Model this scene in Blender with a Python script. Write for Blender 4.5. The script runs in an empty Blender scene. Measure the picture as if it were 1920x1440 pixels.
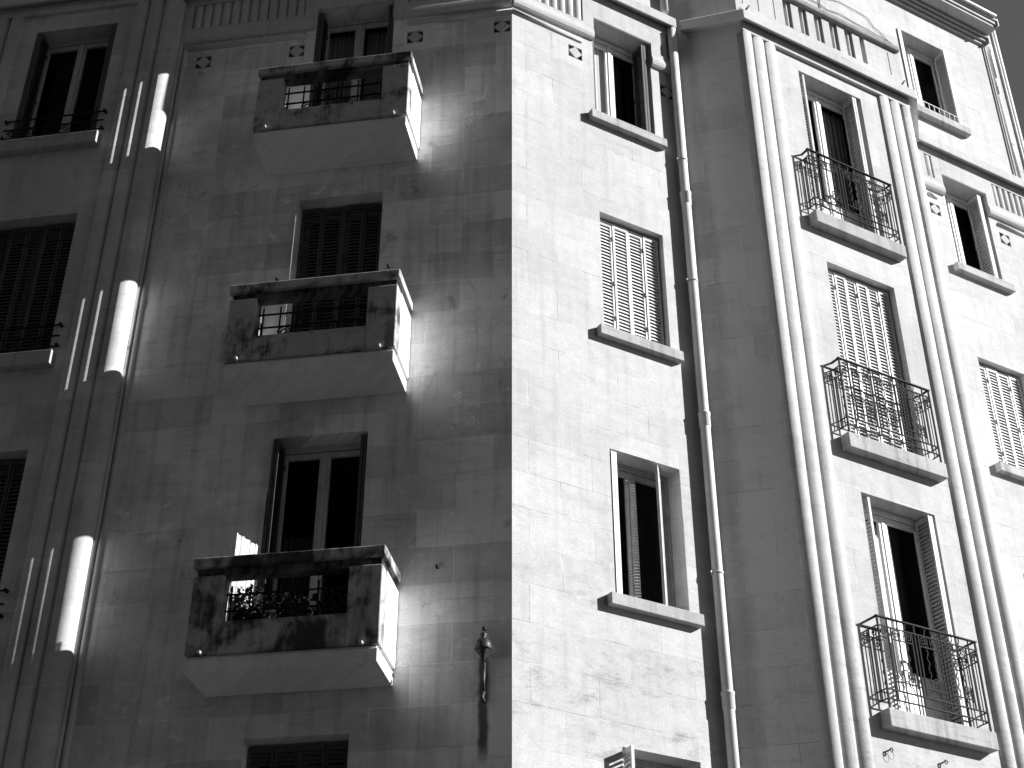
import bpy, bmesh, math, random
from mathutils import Vector
random.seed(7)
R = math.radians
scene = bpy.context.scene
col = scene.collection

# ------------------------------------------------------------------ camera, sky, sun, exposure
cam_d = bpy.data.cameras.new('camera'); cam = bpy.data.objects.new('camera', cam_d); col.objects.link(cam)
cam_d.sensor_width = 36.0; cam_d.lens = 2733.3 / 1920 * 36
cam_d.clip_start = 0.1; cam_d.clip_end = 3000
cam.location = (0, 0, 1.6); cam.rotation_euler = (R(90 + 33.045), 0, 0)
scene.camera = cam

SUN_AZ, SUN_EL = 98.5, 25.5
world = bpy.data.worlds.new('World'); scene.world = world; world.use_nodes = True
wn, wl = world.node_tree.nodes, world.node_tree.links
sky = wn.new('ShaderNodeTexSky'); sky.sky_type = 'NISHITA'; sky.sun_disc = False
sky.sun_elevation = R(SUN_EL); sky.sun_rotation = R(SUN_AZ)
sky.air_density = 1.0; sky.dust_density = 0.0; sky.ozone_density = 1.0
sep = wn.new('ShaderNodeSeparateColor')          # black-and-white film behind a red filter
wl.new(sky.outputs[0], sep.inputs[0])
mr = wn.new('ShaderNodeMath'); mr.operation = 'MULTIPLY'; mr.inputs[1].default_value = .80; wl.new(sep.outputs[0], mr.inputs[0])
mg = wn.new('ShaderNodeMath'); mg.operation = 'MULTIPLY_ADD'; mg.inputs[1].default_value = .20; wl.new(sep.outputs[1], mg.inputs[0]); wl.new(mr.outputs[0], mg.inputs[2])
wl.new(mg.outputs[0], wn['Background'].inputs[0])
wn['Background'].inputs[1].default_value = 0.05

sd = bpy.data.lights.new('sun', 'SUN'); sun = bpy.data.objects.new('sun', sd); col.objects.link(sun)
sd.energy = 5.0; sd.angle = R(0.5); sd.color = (1, 1, 1)
sv = Vector((math.sin(R(SUN_AZ)) * math.cos(R(SUN_EL)), math.cos(R(SUN_AZ)) * math.cos(R(SUN_EL)), math.sin(R(SUN_EL))))
sun.rotation_euler = sv.to_track_quat('Z', 'Y').to_euler(); sun.location = (60, -10, 40)

scene.view_settings.view_transform = 'Standard'; scene.view_settings.look = 'None'
scene.view_settings.gamma = 1; scene.view_settings.exposure = 0.97

# ------------------------------------------------------------------ frames and mesh builder
class Frame:
    """a vertical wall plane: t along it, dep outwards, z up"""
    def __init__(s, o, az, side):
        s.o = Vector(o); s.d = Vector((math.sin(az), math.cos(az)))
        s.n = Vector((s.d.y, -s.d.x)) * side
    def w(s, t, dep, z):
        p = s.o + s.d * t + s.n * dep
        return Vector((p.x, p.y, z))
    def sub(s, t, dep, ang):
        f = Frame((0, 0), 0, 1); f.o = s.o + s.d * t + s.n * dep
        c, k = math.cos(ang), math.sin(ang)
        f.d = s.d * c + s.n * k; f.n = s.n * c - s.d * k
        return f

D = 12.15
FL = Frame((0, D), R(-80.91), -1)
FR = Frame((0, D), R(59.95), 1)
BD = 0.575                                     # how far the bay stands out from the right facade
pi_, pc_ = FR.w(2.485, 0, 0).xy, FR.w(3.06, BD, 0).xy
vv = (pc_ - pi_); FF = Frame(pi_, math.atan2(vv.x, vv.y), 1); FFL = vv.length
pj_, pk_ = FR.w(5.88, BD, 0).xy, FR.w(6.455, 0, 0).xy
vv = (pk_ - pj_); FG = Frame(pj_, math.atan2(vv.x, vv.y), 1); FGL = vv.length

class MB:
    def __init__(s): s.v = []; s.f = []; s.uv = []; s.sm = []
    def face(s, f, pts, smooth=False):
        i = len(s.v)
        for t, d, z in pts: s.v.append(f.w(t, d, z)); s.uv.append((t + d * 0.83 - 0.555, z - 6.22 + d * 0.31))
        s.f.append(tuple(range(i, i + len(pts)))); s.sm.append(smooth)
    def hexa(s, f, P):
        for q in ((0, 1, 2, 3), (7, 6, 5, 4), (0, 4, 5, 1), (1, 5, 6, 2), (2, 6, 7, 3), (3, 7, 4, 0)):
            s.face(f, [P[k] for k in q])
    def box(s, f, t0, t1, d0, d1, z0, z1):
        s.hexa(f, [(t0, d0, z0), (t1, d0, z0), (t1, d1, z0), (t0, d1, z0), (t0, d0, z1), (t1, d0, z1), (t1, d1, z1), (t0, d1, z1)])
    def prism(s, f, prof, t0, t1, m0=0, m1=0, smooth=False, caps=True):
        """profile of (dep, z), swept along t; ends mitred by m*dep"""
        a = [(t0 - m0 * d, d, z) for d, z in prof]; b = [(t1 + m1 * d, d, z) for d, z in prof]
        n = len(prof)
        for i in range(n):
            j = (i + 1) % n; s.face(f, [a[i], a[j], b[j], b[i]], smooth)
        if caps: s.face(f, a); s.face(f, b[::-1])
    def roll(s, f, tc, dc, r, z0, z1, n=28, a0=-180, a1=180, cap=True):
        A = [R(a0 + (a1 - a0) * k / n) for k in range(n + 1)]
        P = [(tc + r * math.sin(a), dc + r * math.cos(a)) for a in A]
        for k in range(n):
            s.face(f, [(*P[k], z0), (*P[k + 1], z0), (*P[k + 1], z1), (*P[k], z1)], True)
        if cap:
            s.face(f, [(*p, z1) for p in P[:-1]]); s.face(f, [(*p, z0) for p in P[:-1]])
    def hroll(s, f, dc, zc, r, t0, t1, n=10):
        A = [R(-90 + 180 * k / n) for k in range(n + 1)]
        P = [(dc + r * math.cos(a), zc + r * math.sin(a)) for a in A]
        for k in range(n): s.face(f, [(t0, *P[k]), (t1, *P[k]), (t1, *P[k + 1]), (t0, *P[k + 1])], True)
        s.face(f, [(t0, *p) for p in P]); s.face(f, [(t1, *p) for p in P][::-1])
    def tube(s, f, pts, r, n=5, closed=False):
        W = [f.w(*p) for p in pts]; rings = []
        m = len(W)
        for i in range(m):
            a = W[(i - 1) % m] if (closed or i) else W[i]; b = W[(i + 1) % m] if (closed or i < m - 1) else W[i]
            tg = (b - a).normalized()
            up = Vector((0, 0, 1)) if abs(tg.z) < 0.9 else Vector((f.n.x, f.n.y, 0))
            x = tg.cross(up).normalized(); y = tg.cross(x).normalized()
            rr = r[i] if isinstance(r, (list, tuple)) else r
            rings.append([W[i] + (x * math.cos(2 * math.pi * k / n + .6) + y * math.sin(2 * math.pi * k / n + .6)) * rr for k in range(n)])
        base = len(s.v)
        for ring, p in zip(rings, pts):
            for q in ring: s.v.append(q); s.uv.append((p[0], p[2]))
        for i in range(m - (0 if closed else 1)):
            for k in range(n):
                j = (i + 1) % m
                s.f.append((base + i * n + k, base + i * n + (k + 1) % n, base + j * n + (k + 1) % n, base + j * n + k)); s.sm.append(n > 5)
        if not closed:
            s.f.append(tuple(base + k for k in range(n))); s.f.append(tuple(base + (m - 1) * n + k for k in range(n))); s.sm += [False, False]
    def lathe(s, f, t, d, prof, n=20):
        """vertical axis; profile of (radius, z)"""
        for (r0, z0), (r1, z1) in zip(prof, prof[1:]):
            for k in range(n):
                a, b = 2 * math.pi * k / n, 2 * math.pi * (k + 1) / n
                s.face(f, [(t + r0 * math.sin(a), d + r0 * math.cos(a), z0), (t + r0 * math.sin(b), d + r0 * math.cos(b), z0),
                           (t + r1 * math.sin(b), d + r1 * math.cos(b), z1), (t + r1 * math.sin(a), d + r1 * math.cos(a), z1)], True)
    def build(s, name, mat, parent=None, at=None, bevel=0, weld=True):
        base = at if at is not None else (ORG.get(parent.name, Vector((0, 0, 0))) if parent else Vector((0, 0, 0)))
        me = bpy.data.meshes.new(name)
        me.from_pydata([tuple(p - base) for p in s.v], [], s.f)
        uvl = me.uv_layers.new(name='UVMap')
        for li, l in enumerate(me.loops): uvl.data[li].uv = s.uv[l.vertex_index]
        me.polygons.foreach_set('use_smooth', s.sm)
        bm = bmesh.new(); bm.from_mesh(me)
        if weld: bmesh.ops.remove_doubles(bm, verts=bm.verts, dist=1e-5)
        bmesh.ops.recalc_face_normals(bm, faces=bm.faces)
        bm.to_mesh(me); bm.free()
        me.materials.append(mat)
        o = bpy.data.objects.new(name, me); col.objects.link(o)
        pb = ORG.get(parent.name, Vector((0, 0, 0))) if parent else Vector((0, 0, 0))
        o.location = base - pb
        if parent: o.parent = parent
        ORG[o.name] = base
        o.shadow_terminator_geometry_offset = 0.0      # tall thin faces: keep shadow rays on the surface
        if bevel:
            b = o.modifiers.new('soft_edge', 'BEVEL'); b.width = bevel; b.segments = 2; b.limit_method = 'ANGLE'; b.angle_limit = R(40)
        return o
ORG = {}

def empty(name, loc):
    o = bpy.data.objects.new(name, None); col.objects.link(o); o.location = loc; o.empty_display_size = .3
    ORG[o.name] = Vector(loc); return o
def tag(o, label, cat, group=None):
    o['label'] = label; o['category'] = cat
    if group: o['group'] = group
    return o
def stuff(o, kind):
    o['kind'] = kind; return o

# ------------------------------------------------------------------ materials
def mat_new(name):
    m = bpy.data.materials.new(name); m.use_nodes = True
    return m, m.node_tree.nodes, m.node_tree.links, m.node_tree.nodes['Principled BSDF']

class G:
    """tiny helper round a node tree"""
    def __init__(s, nt): s.n = nt.nodes; s.l = nt.links
    def math(s, op, a, b=None, clamp=False):
        x = s.n.new('ShaderNodeMath'); x.operation = op; x.use_clamp = clamp
        for i, q in enumerate((a, b)):
            if q is None: continue
            if isinstance(q, (int, float)): x.inputs[i].default_value = q
            else: s.l.new(q, x.inputs[i])
        return x.outputs[0]
    def ramp(s, v, lo, hi, a, b):
        x = s.n.new('ShaderNodeMapRange'); x.clamp = True; x.interpolation_type = 'SMOOTHSTEP'
        x.inputs[1].default_value = lo; x.inputs[2].default_value = hi; x.inputs[3].default_value = a; x.inputs[4].default_value = b
        s.l.new(v, x.inputs[0]); return x.outputs[0]
    def map(s, vec, loc=(0, 0, 0), sc=(1, 1, 1)):
        x = s.n.new('ShaderNodeMapping'); x.inputs[1].default_value = loc; x.inputs[3].default_value = sc
        s.l.new(vec, x.inputs[0]); return x.outputs[0]
    def noise(s, vec, scale, detail=4, rough=.55, dist=0):
        x = s.n.new('ShaderNodeTexNoise'); x.inputs['Scale'].default_value = scale; x.inputs['Detail'].default_value = detail
        x.inputs['Roughness'].default_value = rough; x.inputs['Distortion'].default_value = dist
        s.l.new(vec, x.inputs['Vector']); return x.outputs[0]

def stone(name, base, seed, dirt=.5, brick=True, vary=.12, lime=.0, joint=.8, streaks=(), low=0):
    m, n, l, b = mat_new(name); g = G(m.node_tree)
    uv = n.new('ShaderNodeTexCoord').outputs['UV']
    v = g.map(uv, (seed * 13.7, seed * 7.3, 0))
    big = g.ramp(g.noise(v, .9, 5), .3, .7, 1 - vary, 1 + vary)
    grain = g.ramp(g.noise(v, 55, 3, .7), .25, .75, .90, 1.10)
    mid = g.ramp(g.noise(v, 7, 6, .7), .3, .7, .93, 1.06)
    streak = g.ramp(g.noise(g.map(v, sc=(9, .55, 1)), 1.0, 5, .6), .45, .75, 1, 1 - .45 * dirt)
    band = g.ramp(g.noise(g.map(v, sc=(1.3, 14, 1)), 1.0, 5, .7, .4), .52, .72, 1, 1 - .35 * dirt)
    blot = g.ramp(g.noise(v, 2.6, 9, .72, .6), .56, .72, 0, 1)
    f = g.math('MULTIPLY', big, grain); f = g.math('MULTIPLY', f, mid)
    f = g.math('MULTIPLY', f, streak); f = g.math('MULTIPLY', f, band)
    f = g.math('MULTIPLY', f, g.ramp(blot, 0, 1, 1, 1 - .6 * dirt))
    if lime:                                        # pale scuffs and lime bloom
        lm = g.math('MULTIPLY', g.ramp(g.noise(v, 4.5, 10, .78, .8), .54, .70, 0, 1), g.ramp(g.noise(v, .8, 3), .45, .6, 0, 1))
        f = g.math('MULTIPLY', f, g.math('ADD', 1, g.math('MULTIPLY', lm, lime)))
    if low:                                         # soiling on the lower storeys
        s0 = n.new('ShaderNodeSeparateXYZ'); l.new(uv, s0.inputs[0])
        st = g.math('MULTIPLY', g.ramp(g.noise(g.map(v, sc=(1.0, 2.6, 1)), 1.7, 12, .80, .15), .50, .70, 0, 1), g.ramp(s0.outputs[1], -.5, 4.0, 1, .12))
        f = g.math('MULTIPLY', f, g.math('SUBTRACT', 1, g.math('MULTIPLY', st, low)))
    hgt = g.math('ADD', g.math('MULTIPLY', g.noise(v, 30, 6, .7), .6), g.math('MULTIPLY', g.noise(v, 150, 2), .25))
    if brick:
        br = n.new('ShaderNodeTexBrick'); br.offset = .5; br.squash = 1
        br.inputs['Scale'].default_value = 1; br.inputs['Brick Width'].default_value = .73; br.inputs['Row Height'].default_value = .3875
        br.inputs['Mortar Size'].default_value = .0045; br.inputs['Mortar Smooth'].default_value = .3; br.inputs['Bias'].default_value = 0
        br.inputs['Color1'].default_value = (1 - vary * 1.3,) * 3 + (1,); br.inputs['Color2'].default_value = (1 + vary * .6,) * 3 + (1,)
        br.inputs['Mortar'].default_value = (1, 1, 1, 1)
        wob = n.new('ShaderNodeVectorMath'); wob.operation = 'ADD'
        nz = n.new('ShaderNodeTexNoise'); nz.inputs['Scale'].default_value = 5; nz.inputs['Detail'].default_value = 2
        l.new(v, nz.inputs['Vector'])
        sc = n.new('ShaderNodeVectorMath'); sc.operation = 'SCALE'; sc.inputs[3].default_value = .012
        l.new(nz.outputs[1], sc.inputs[0]); l.new(uv, wob.inputs[0]); l.new(sc.outputs[0], wob.inputs[1])
        l.new(wob.outputs[0], br.inputs['Vector'])
        bw = n.new('ShaderNodeSeparateColor'); l.new(br.outputs[0], bw.inputs[0])
        f = g.math('MULTIPLY', f, bw.outputs[0])
        jn = g.ramp(g.noise(v, 1.7, 4, .7), .38, .62, joint, 1.22)      # joints: worn dark in places, pale with lime in others
        jf = g.math('MULTIPLY', br.outputs[1], g.ramp(g.noise(v, 3.1, 5), .35, .6, .25, 1))
        f = g.math('MULTIPLY', f, g.math('ADD', 1, g.math('MULTIPLY', jf, g.math('SUBTRACT', jn, 1))))
        hgt = g.math('SUBTRACT', hgt, g.math('MULTIPLY', br.outputs[1], .5))
    sx = n.new('ShaderNodeSeparateXYZ'); l.new(uv, sx.inputs[0])
    for (t0, t1, zt, zb, k) in streaks:            # darker vertical run (rust under the fitting, a band on the flank): t0..t1, from zt down to zb
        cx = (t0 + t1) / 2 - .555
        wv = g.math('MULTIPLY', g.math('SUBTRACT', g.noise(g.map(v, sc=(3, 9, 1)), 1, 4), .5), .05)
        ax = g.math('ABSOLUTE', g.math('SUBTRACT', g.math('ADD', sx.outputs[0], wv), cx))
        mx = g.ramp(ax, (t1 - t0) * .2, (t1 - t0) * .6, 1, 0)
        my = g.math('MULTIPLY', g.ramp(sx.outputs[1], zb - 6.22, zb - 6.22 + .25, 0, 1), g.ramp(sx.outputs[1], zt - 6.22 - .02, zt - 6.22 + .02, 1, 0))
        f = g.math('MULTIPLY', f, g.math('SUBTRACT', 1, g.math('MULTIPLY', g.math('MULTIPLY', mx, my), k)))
    f = g.math('MULTIPLY', f, base)
    f = g.math('MAXIMUM', f, .02); f = g.math('MINIMUM', f, .8)
    cb = n.new('ShaderNodeCombineColor')
    for i in range(3): l.new(f, cb.inputs[i])
    l.new(cb.outputs[0], b.inputs['Base Color'])
    b.inputs['Roughness'].default_value = .9; b.inputs['Specular IOR Level'].default_value = .2
    bp = n.new('ShaderNodeBump'); bp.inputs['Strength'].default_value = .35; bp.inputs['Distance'].default_value = .012
    l.new(hgt, bp.inputs['Height']); l.new(bp.outputs[0], b.inputs['Normal'])
    return m

def sooty(name, base, seed, amount=.5):
    """balcony concrete: pale where rubbed, black with soot in patches that run down"""
    m, n, l, b = mat_new(name); g = G(m.node_tree)
    uv = n.new('ShaderNodeTexCoord').outputs['UV']; v = g.map(uv, (seed * 5.1, seed * 3.7, 0))
    a = g.noise(g.map(v, sc=(1.5, 1.5, 1)), 1.5, 8, .6, .4)
    c = g.noise(g.map(v, sc=(9, 1.2, 1)), 1.3, 5, .65)
    mx = g.math('ADD', g.math('MULTIPLY', a, .7), g.math('MULTIPLY', c, .3))
    f = g.ramp(mx, .52 - .13 * amount, .66 - .12 * amount, base, base * .12)
    f = g.math('MULTIPLY', f, g.ramp(g.noise(v, 60, 3, .7), .25, .75, .82, 1.15))
    f = g.math('MULTIPLY', f, g.ramp(g.noise(v, 6, 6, .7), .3, .7, .8, 1.1))
    cb = n.new('ShaderNodeCombineColor')
    for i in range(3): l.new(f, cb.inputs[i])
    l.new(cb.outputs[0], b.inputs['Base Color'])
    b.inputs['Roughness'].default_value = .92; b.inputs['Specular IOR Level'].default_value = .15
    bp = n.new('ShaderNodeBump'); bp.inputs['Strength'].default_value = .4; bp.inputs['Distance'].default_value = .01
    l.new(g.noise(v, 35, 6, .7), bp.inputs['Height']); l.new(bp.outputs[0], b.inputs['Normal'])
    return m

def plain(name, c, rough=.6, var=.12, scale=12, metal=0, spec=.4):
    m, n, l, b = mat_new(name); g = G(m.node_tree)
    ob = n.new('ShaderNodeTexCoord').outputs['UV']
    f = g.math('MULTIPLY', g.ramp(g.noise(ob, scale, 6, .7), .3, .7, 1 - var, 1 + var), c)
    f = g.math('MULTIPLY', f, g.ramp(g.noise(g.map(ob, sc=(14, 1, 1)), 1.5, 4), .35, .7, 1.05, 1 - var))
    cb = n.new('ShaderNodeCombineColor')
    for i in range(3): l.new(f, cb.inputs[i])
    l.new(cb.outputs[0], b.inputs['Base Color'])
    b.inputs['Roughness'].default_value = rough; b.inputs['Metallic'].default_value = metal; b.inputs['Specular IOR Level'].default_value = spec
    return m

def glass(name):
    m = bpy.data.materials.new(name); m.use_nodes = True; n, l = m.node_tree.nodes, m.node_tree.links
    n.remove(n['Principled BSDF']); out = n['Material Output']
    tr = n.new('ShaderNodeBsdfTransparent'); tr.inputs[0].default_value = (.85, .85, .85, 1)
    gl = n.new('ShaderNodeBsdfGlossy'); gl.inputs['Roughness'].default_value = .03
    fr = n.new('ShaderNodeFresnel'); fr.inputs[0].default_value = 1.10
    mx = n.new('ShaderNodeMixShader'); l.new(fr.outputs[0], mx.inputs[0]); l.new(tr.outputs[0], mx.inputs[1]); l.new(gl.outputs[0], mx.inputs[2])
    l.new(mx.outputs[0], out.inputs[0]); return m

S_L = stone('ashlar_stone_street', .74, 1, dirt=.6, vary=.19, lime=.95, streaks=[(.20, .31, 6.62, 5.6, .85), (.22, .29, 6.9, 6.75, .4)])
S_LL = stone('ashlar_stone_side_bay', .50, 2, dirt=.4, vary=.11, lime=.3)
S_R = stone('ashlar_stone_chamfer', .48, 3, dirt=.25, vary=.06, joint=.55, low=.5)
S_F = stone('ashlar_stone_flank', .88, 4, dirt=.28, vary=.10, joint=.5, low=.3, streaks=[(-.26, .26, 16.7, 0, .42)])  # the streak is a darker vertical band along the flank's inner edge
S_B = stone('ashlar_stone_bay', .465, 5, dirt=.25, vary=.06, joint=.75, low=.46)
S_M = stone('carved_stone', .44, 6, dirt=.28, brick=False, vary=.07)
S_ML = stone('carved_stone_street', .50, 7, dirt=.35, brick=False, vary=.09)
S_SILL = stone('sill_stone', .39, 8, dirt=.85, brick=False, vary=.12)
C_BAL = [sooty('balcony_concrete_' + w, .44, 3.3 * k + 1, a) for k, (w, a) in enumerate((('upper', .25), ('middle', .40), ('lower', .66)))]
C_SOF = stone('soffit_render', .70, 11, dirt=.3, brick=False, vary=.08)
C_SIDE = stone('sunlit_side_panel', .82, 12, dirt=.15, brick=False, vary=.05)  # sun-facing panels coloured paler to strengthen the glow on the wall
RECESS_DARK = plain('recess_black_stone', .05, .95, .3, 10)  # near-black backs of the diamond recesses
C_COURSE = sooty('sooted_course', .13, 9, .9)
IRON = plain('wrought_iron', .012, .7, .3, 30, spec=.15)
IRONB = plain('painted_iron', .05, .5, .3, 30)
WOOD_W = plain('white_window_paint', .74, .45, .06, 8)
WOOD_S = plain('grey_window_paint', .5, .5, .12, 8)
WOOD_D = plain('dark_window_paint', .34, .5, .15, 8)
SH_W = plain('pale_shutter_paint', .66, .5, .06, 8)
SH_G = plain('grey_shutter_paint', .42, .55, .15, 8)
SH_D = plain('brown_shutter_paint', .065, .55, .2, 8)
PIPE = plain('pipe_paint', .62, .45, .10, 5)
ZINC = plain('zinc_sheet', .6, .45, .1, 6)
GLASS = glass('window_glass')
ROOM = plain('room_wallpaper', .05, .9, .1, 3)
CURT_W = plain('white_net_curtain', .7, .9, .06, 20)
CURT_G = plain('grey_curtain', .28, .9, .2, 20)
CURT_D = plain('dark_curtain', .07, .9, .2, 20)
CANE = plain('cane_matting', .68, .8, .2, 30)
LEAF = plain('leaf_green', .05, .6, .35, 9)
POT = plain('flower_pot_clay', .10, .8, .2, 9)
FITTING = plain('blackened_metal', .03, .5, .4, 12, metal=.0)
LEAD = plain('lead_pipe', .55, .5, .2, 12)
CABLE = plain('black_cable', .06, .6, .1, 12)
ROOFM = plain('roof_zinc', .3, .6, .1, 2)

# ------------------------------------------------------------------ ground
def ground():
    mb = MB(); f = Frame((0, 0), R(90), 1)
    mb.face(f, [(-900, -900, 0), (900, -900, 0), (900, 900, 0), (-900, 900, 0)])
    stuff(mb.build('ground', plain('dusty_ground', .03, .95, .15, .2)), 'structure')
    mb = MB(); f2 = Frame((0, 0), R(0), 1)
    mb.face(f2, [(-70, -70, .004), (7.9, -70, .004), (7.9, 70, .004), (-70, 70, .004)])
    stuff(mb.build('road', plain('asphalt', .028, .9, .2, 2)), 'structure')
    mb = MB(); mb.prism(FL, [(-.3, 0), (3.6, 0), (3.6, .13), (-.3, .13)], 0, 30, .356, 0)
    mb.prism(FR, [(-.3, 0.001), (3.6, 0.001), (3.6, .131), (-.3, .131)], 0, 9.0, .356, 0)
    stuff(mb.build('pavement', plain('pavement_slabs', .06, .9, .12, 1.5)), 'structure')
ground()

# ------------------------------------------------------------------ facade sheet with openings
def facade(mb, f, t0, t1, z0, z1, dep, holes):
    """holes: (t0,t1,z0,z1,depth,back) ; back=True closes the recess"""
    ts = sorted({t0, t1, *[h[0] for h in holes], *[h[1] for h in holes]}); zs = sorted({z0, z1, *[h[2] for h in holes], *[h[3] for h in holes]})
    ts = [t for t in ts if t0 - 1e-6 <= t <= t1 + 1e-6]; zs = [z for z in zs if z0 - 1e-6 <= z <= z1 + 1e-6]
    for a, b in zip(ts, ts[1:]):
        for c, d in zip(zs, zs[1:]):
            m, k = (a + b) / 2, (c + d) / 2
            if any(h[0] < m < h[1] and h[2] < k < h[3] for h in holes): continue
            mb.face(f, [(a, dep, c), (b, dep, c), (b, dep, d), (a, dep, d)])
    for h in holes:
        a, b, c, d, q, back = h; e = dep - q
        for P in (((a, c), (b, c)), ((b, c), (b, d)), ((b, d), (a, d)), ((a, d), (a, c))):
            (p0, z0_), (p1, z1_) = P
            mb.face(f, [(p0, dep, z0_), (p1, dep, z1_), (p1, e, z1_), (p0, e, z0_)])
        if back: mb.face(f, [(a, e, c), (b, e, c), (b, e, d), (a, e, d)])

# unseen houses added behind the photographer to block low sky and darken the facade
def opposite():
    f = Frame((22, -8.0), R(-90), -1); f.n = Vector((0, 1))
    r = empty('sky_block_house', (-11, -8, 0)); tag(r, 'grey row house added unseen behind the viewer to block the low sky', 'building')
    hl = [(2.2 + 3.1 * k, 3.4 + 3.1 * k, 1.0 + 3.1 * q, 3.0 + 3.1 * q, .22, True) for k in range(21) for q in range(OPP_FLOORS)]
    mb = MB(); hh = 3.1 * OPP_FLOORS + .9; facade(mb, f, 0, 67, 0, hh, 0, hl)
    mb.face(f, [(0, 0, 0), (0, -11, 0), (0, -11, hh), (0, 0, hh)]); mb.face(f, [(67, 0, 0), (67, -11, 0), (67, -11, hh), (67, 0, hh)]); mb.face(f, [(0, -11, 0), (67, -11, 0), (67, -11, hh), (0, -11, hh)])
    mb.build('wall', plain('grey_render', .22, .9, .1, .6), r)
    mb = MB(); mb.prism(f, [(.35, hh), (.35, hh + .12), (-5.5, hh + 2.6), (-11.3, hh + .12), (-11.3, hh)], -.2, 67.2); mb.build('roof', plain('clay_roof_tiles', .15, .9, .15, 3), r)
OPP_FLOORS = 8  # height set to keep low sky off the shaded facade
opposite()

bld = empty('apartment_building', (0, D, 0))
tag(bld, 'pale stone corner apartment block, one facade in shade and the next in hard sun', 'building')

H = 3.1
LINT = 9.10
REC = .23
# window openings -----------------------------------------------------------------
winL = [(1.445, 2.415, LINT + k * H - 2.53, LINT + k * H) for k in (-1, 0, 1)] + [(1.445, 2.415, LINT + 2 * H - 2.53, 15.22)]
winLL = [(4.935, 5.995, LINT + k * H - 1.9, LINT + k * H) for k in (-1, 0, 1)] + [(4.935, 5.995, 13.36, 15.255)]
winR = [(1.14, 2.005, 7.46 + k * H, LINT + k * H) for k in (-1, 0, 1)] + [(1.14, 2.005, 13.66, 15.265)]
winG = [(6.965, 7.815, 7.46 + k * H, LINT + k * H) for k in (-1, 0, 1)] + [(6.965, 7.815, 13.66, 15.265)]
winB = [(3.955, 5.01, 6.635 + k * H, LINT + k * H) for k in (-1, 0, 1)] + [(3.955, 5.01, 12.835, 15.325)]
winA = (6.70, 7.70, 16.46, 18.107)
hole = lambda w, q=REC: (*w, q, False)
FZ0, FZ1 = 14.90, 15.70                      # frieze

def diamonds_holes(ts, zc=14.575): return [(t - .097, t + .097, zc - .097, zc + .097, .03, True) for t in ts]
dL_, dR_, dG_ = [3.81, 2.637, 1.175, .12], [.885, 2.235], [6.74, 8.07]

# street facade (shade)
gr = [(2.54, 4.105, 14.845, 14.862, .03, True), (4.09, 4.105, 0.2, 14.845, .03, True), (0.0, 1.27, 14.845, 14.862, .03, True)]
mb = MB(); facade(mb, FL, 0, 4.22, 0, 15.9, 0, [hole(w) for w in winL] + gr + diamonds_holes(dL_))
for t in dL_: mb.prism(FL, [(-.03, 0)], 0, 0) if False else None
mb.build('wall', S_L, bld)
mb = MB(); facade(mb, FL, 0, 9, 15.9, 18.9, 0, [])
mb.build('wall', S_L, bld)
# side bay on the street facade
LD = .185
mb = MB(); facade(mb, FL, 4.36, 6.56, 0, 15.9, LD, [hole(w) for w in winLL])
mb.face(FL, [(4.30, .12, 0), (4.36, LD, 0), (4.36, LD, 15.9), (4.30, .12, 15.9)])
mb.face(FL, [(6.80, 0, 0), (6.56, LD, 0), (6.56, LD, 15.9), (6.80, 0, 15.9)])
mb.face(FL, [(4.14, 0, 15.9), (4.14, LD + .05, 15.9), (6.8, LD + .05, 15.9), (6.8, 0, 15.9)])
mb.build('wall', S_LL, bld)
mb = MB(); facade(mb, FL, 6.8, 9, 0, 15.9, 0, []); mb.build('wall', S_L, bld)
# sunny chamfer facade
grR = [(0.0, 1.09 - .11, 14.845, 14.862, .03, True)]
mb = MB(); facade(mb, FR, 0, 2.485, 0, 15.9, 0, [hole(w) for w in winR] + grR + diamonds_holes(dR_))
mb.build('wall', S_R, bld)
mb = MB(); facade(mb, FR, 6.455, 9.0, 0, 15.9, 0, [hole(w) for w in winG] + [(7.98, 9.0, 14.845, 14.862, .03, True)] + diamonds_holes(dG_))
mb.build('wall', S_R, bld)
mb = MB(); facade(mb, FR, 0, 8.66, 15.9, 18.9, 0, [hole(winA)])
mb.face(FR, [(8.66, 0, 15.9), (8.66, -.12, 15.9), (8.66, -.12, 18.9), (8.66, 0, 18.9)]); mb.build('wall', S_R, bld)
mb = MB(); facade(mb, FR, 8.66, 9.165, 15.9, 19.47, -.12, []); mb.face(FR, [(9.165, -.12, 15.9), (9.165, -1.2, 15.9), (9.165, -1.2, 19.47), (9.165, -.12, 19.47)])
mb.face(FR, [(8.66, -.12, 15.9), (9.165, -.12, 15.9), (9.165, 0, 15.9), (8.66, 0, 15.9)]); mb.build('wall', S_R, bld)
# bay: two flanks and the front
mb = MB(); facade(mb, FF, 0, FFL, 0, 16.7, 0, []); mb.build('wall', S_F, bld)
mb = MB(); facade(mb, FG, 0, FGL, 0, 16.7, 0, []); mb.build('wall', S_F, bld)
mb = MB(); facade(mb, FR, 3.06, 5.88, 0, 16.02, BD, [hole(w) for w in winB]); mb.build('wall', S_B, bld)
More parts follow.
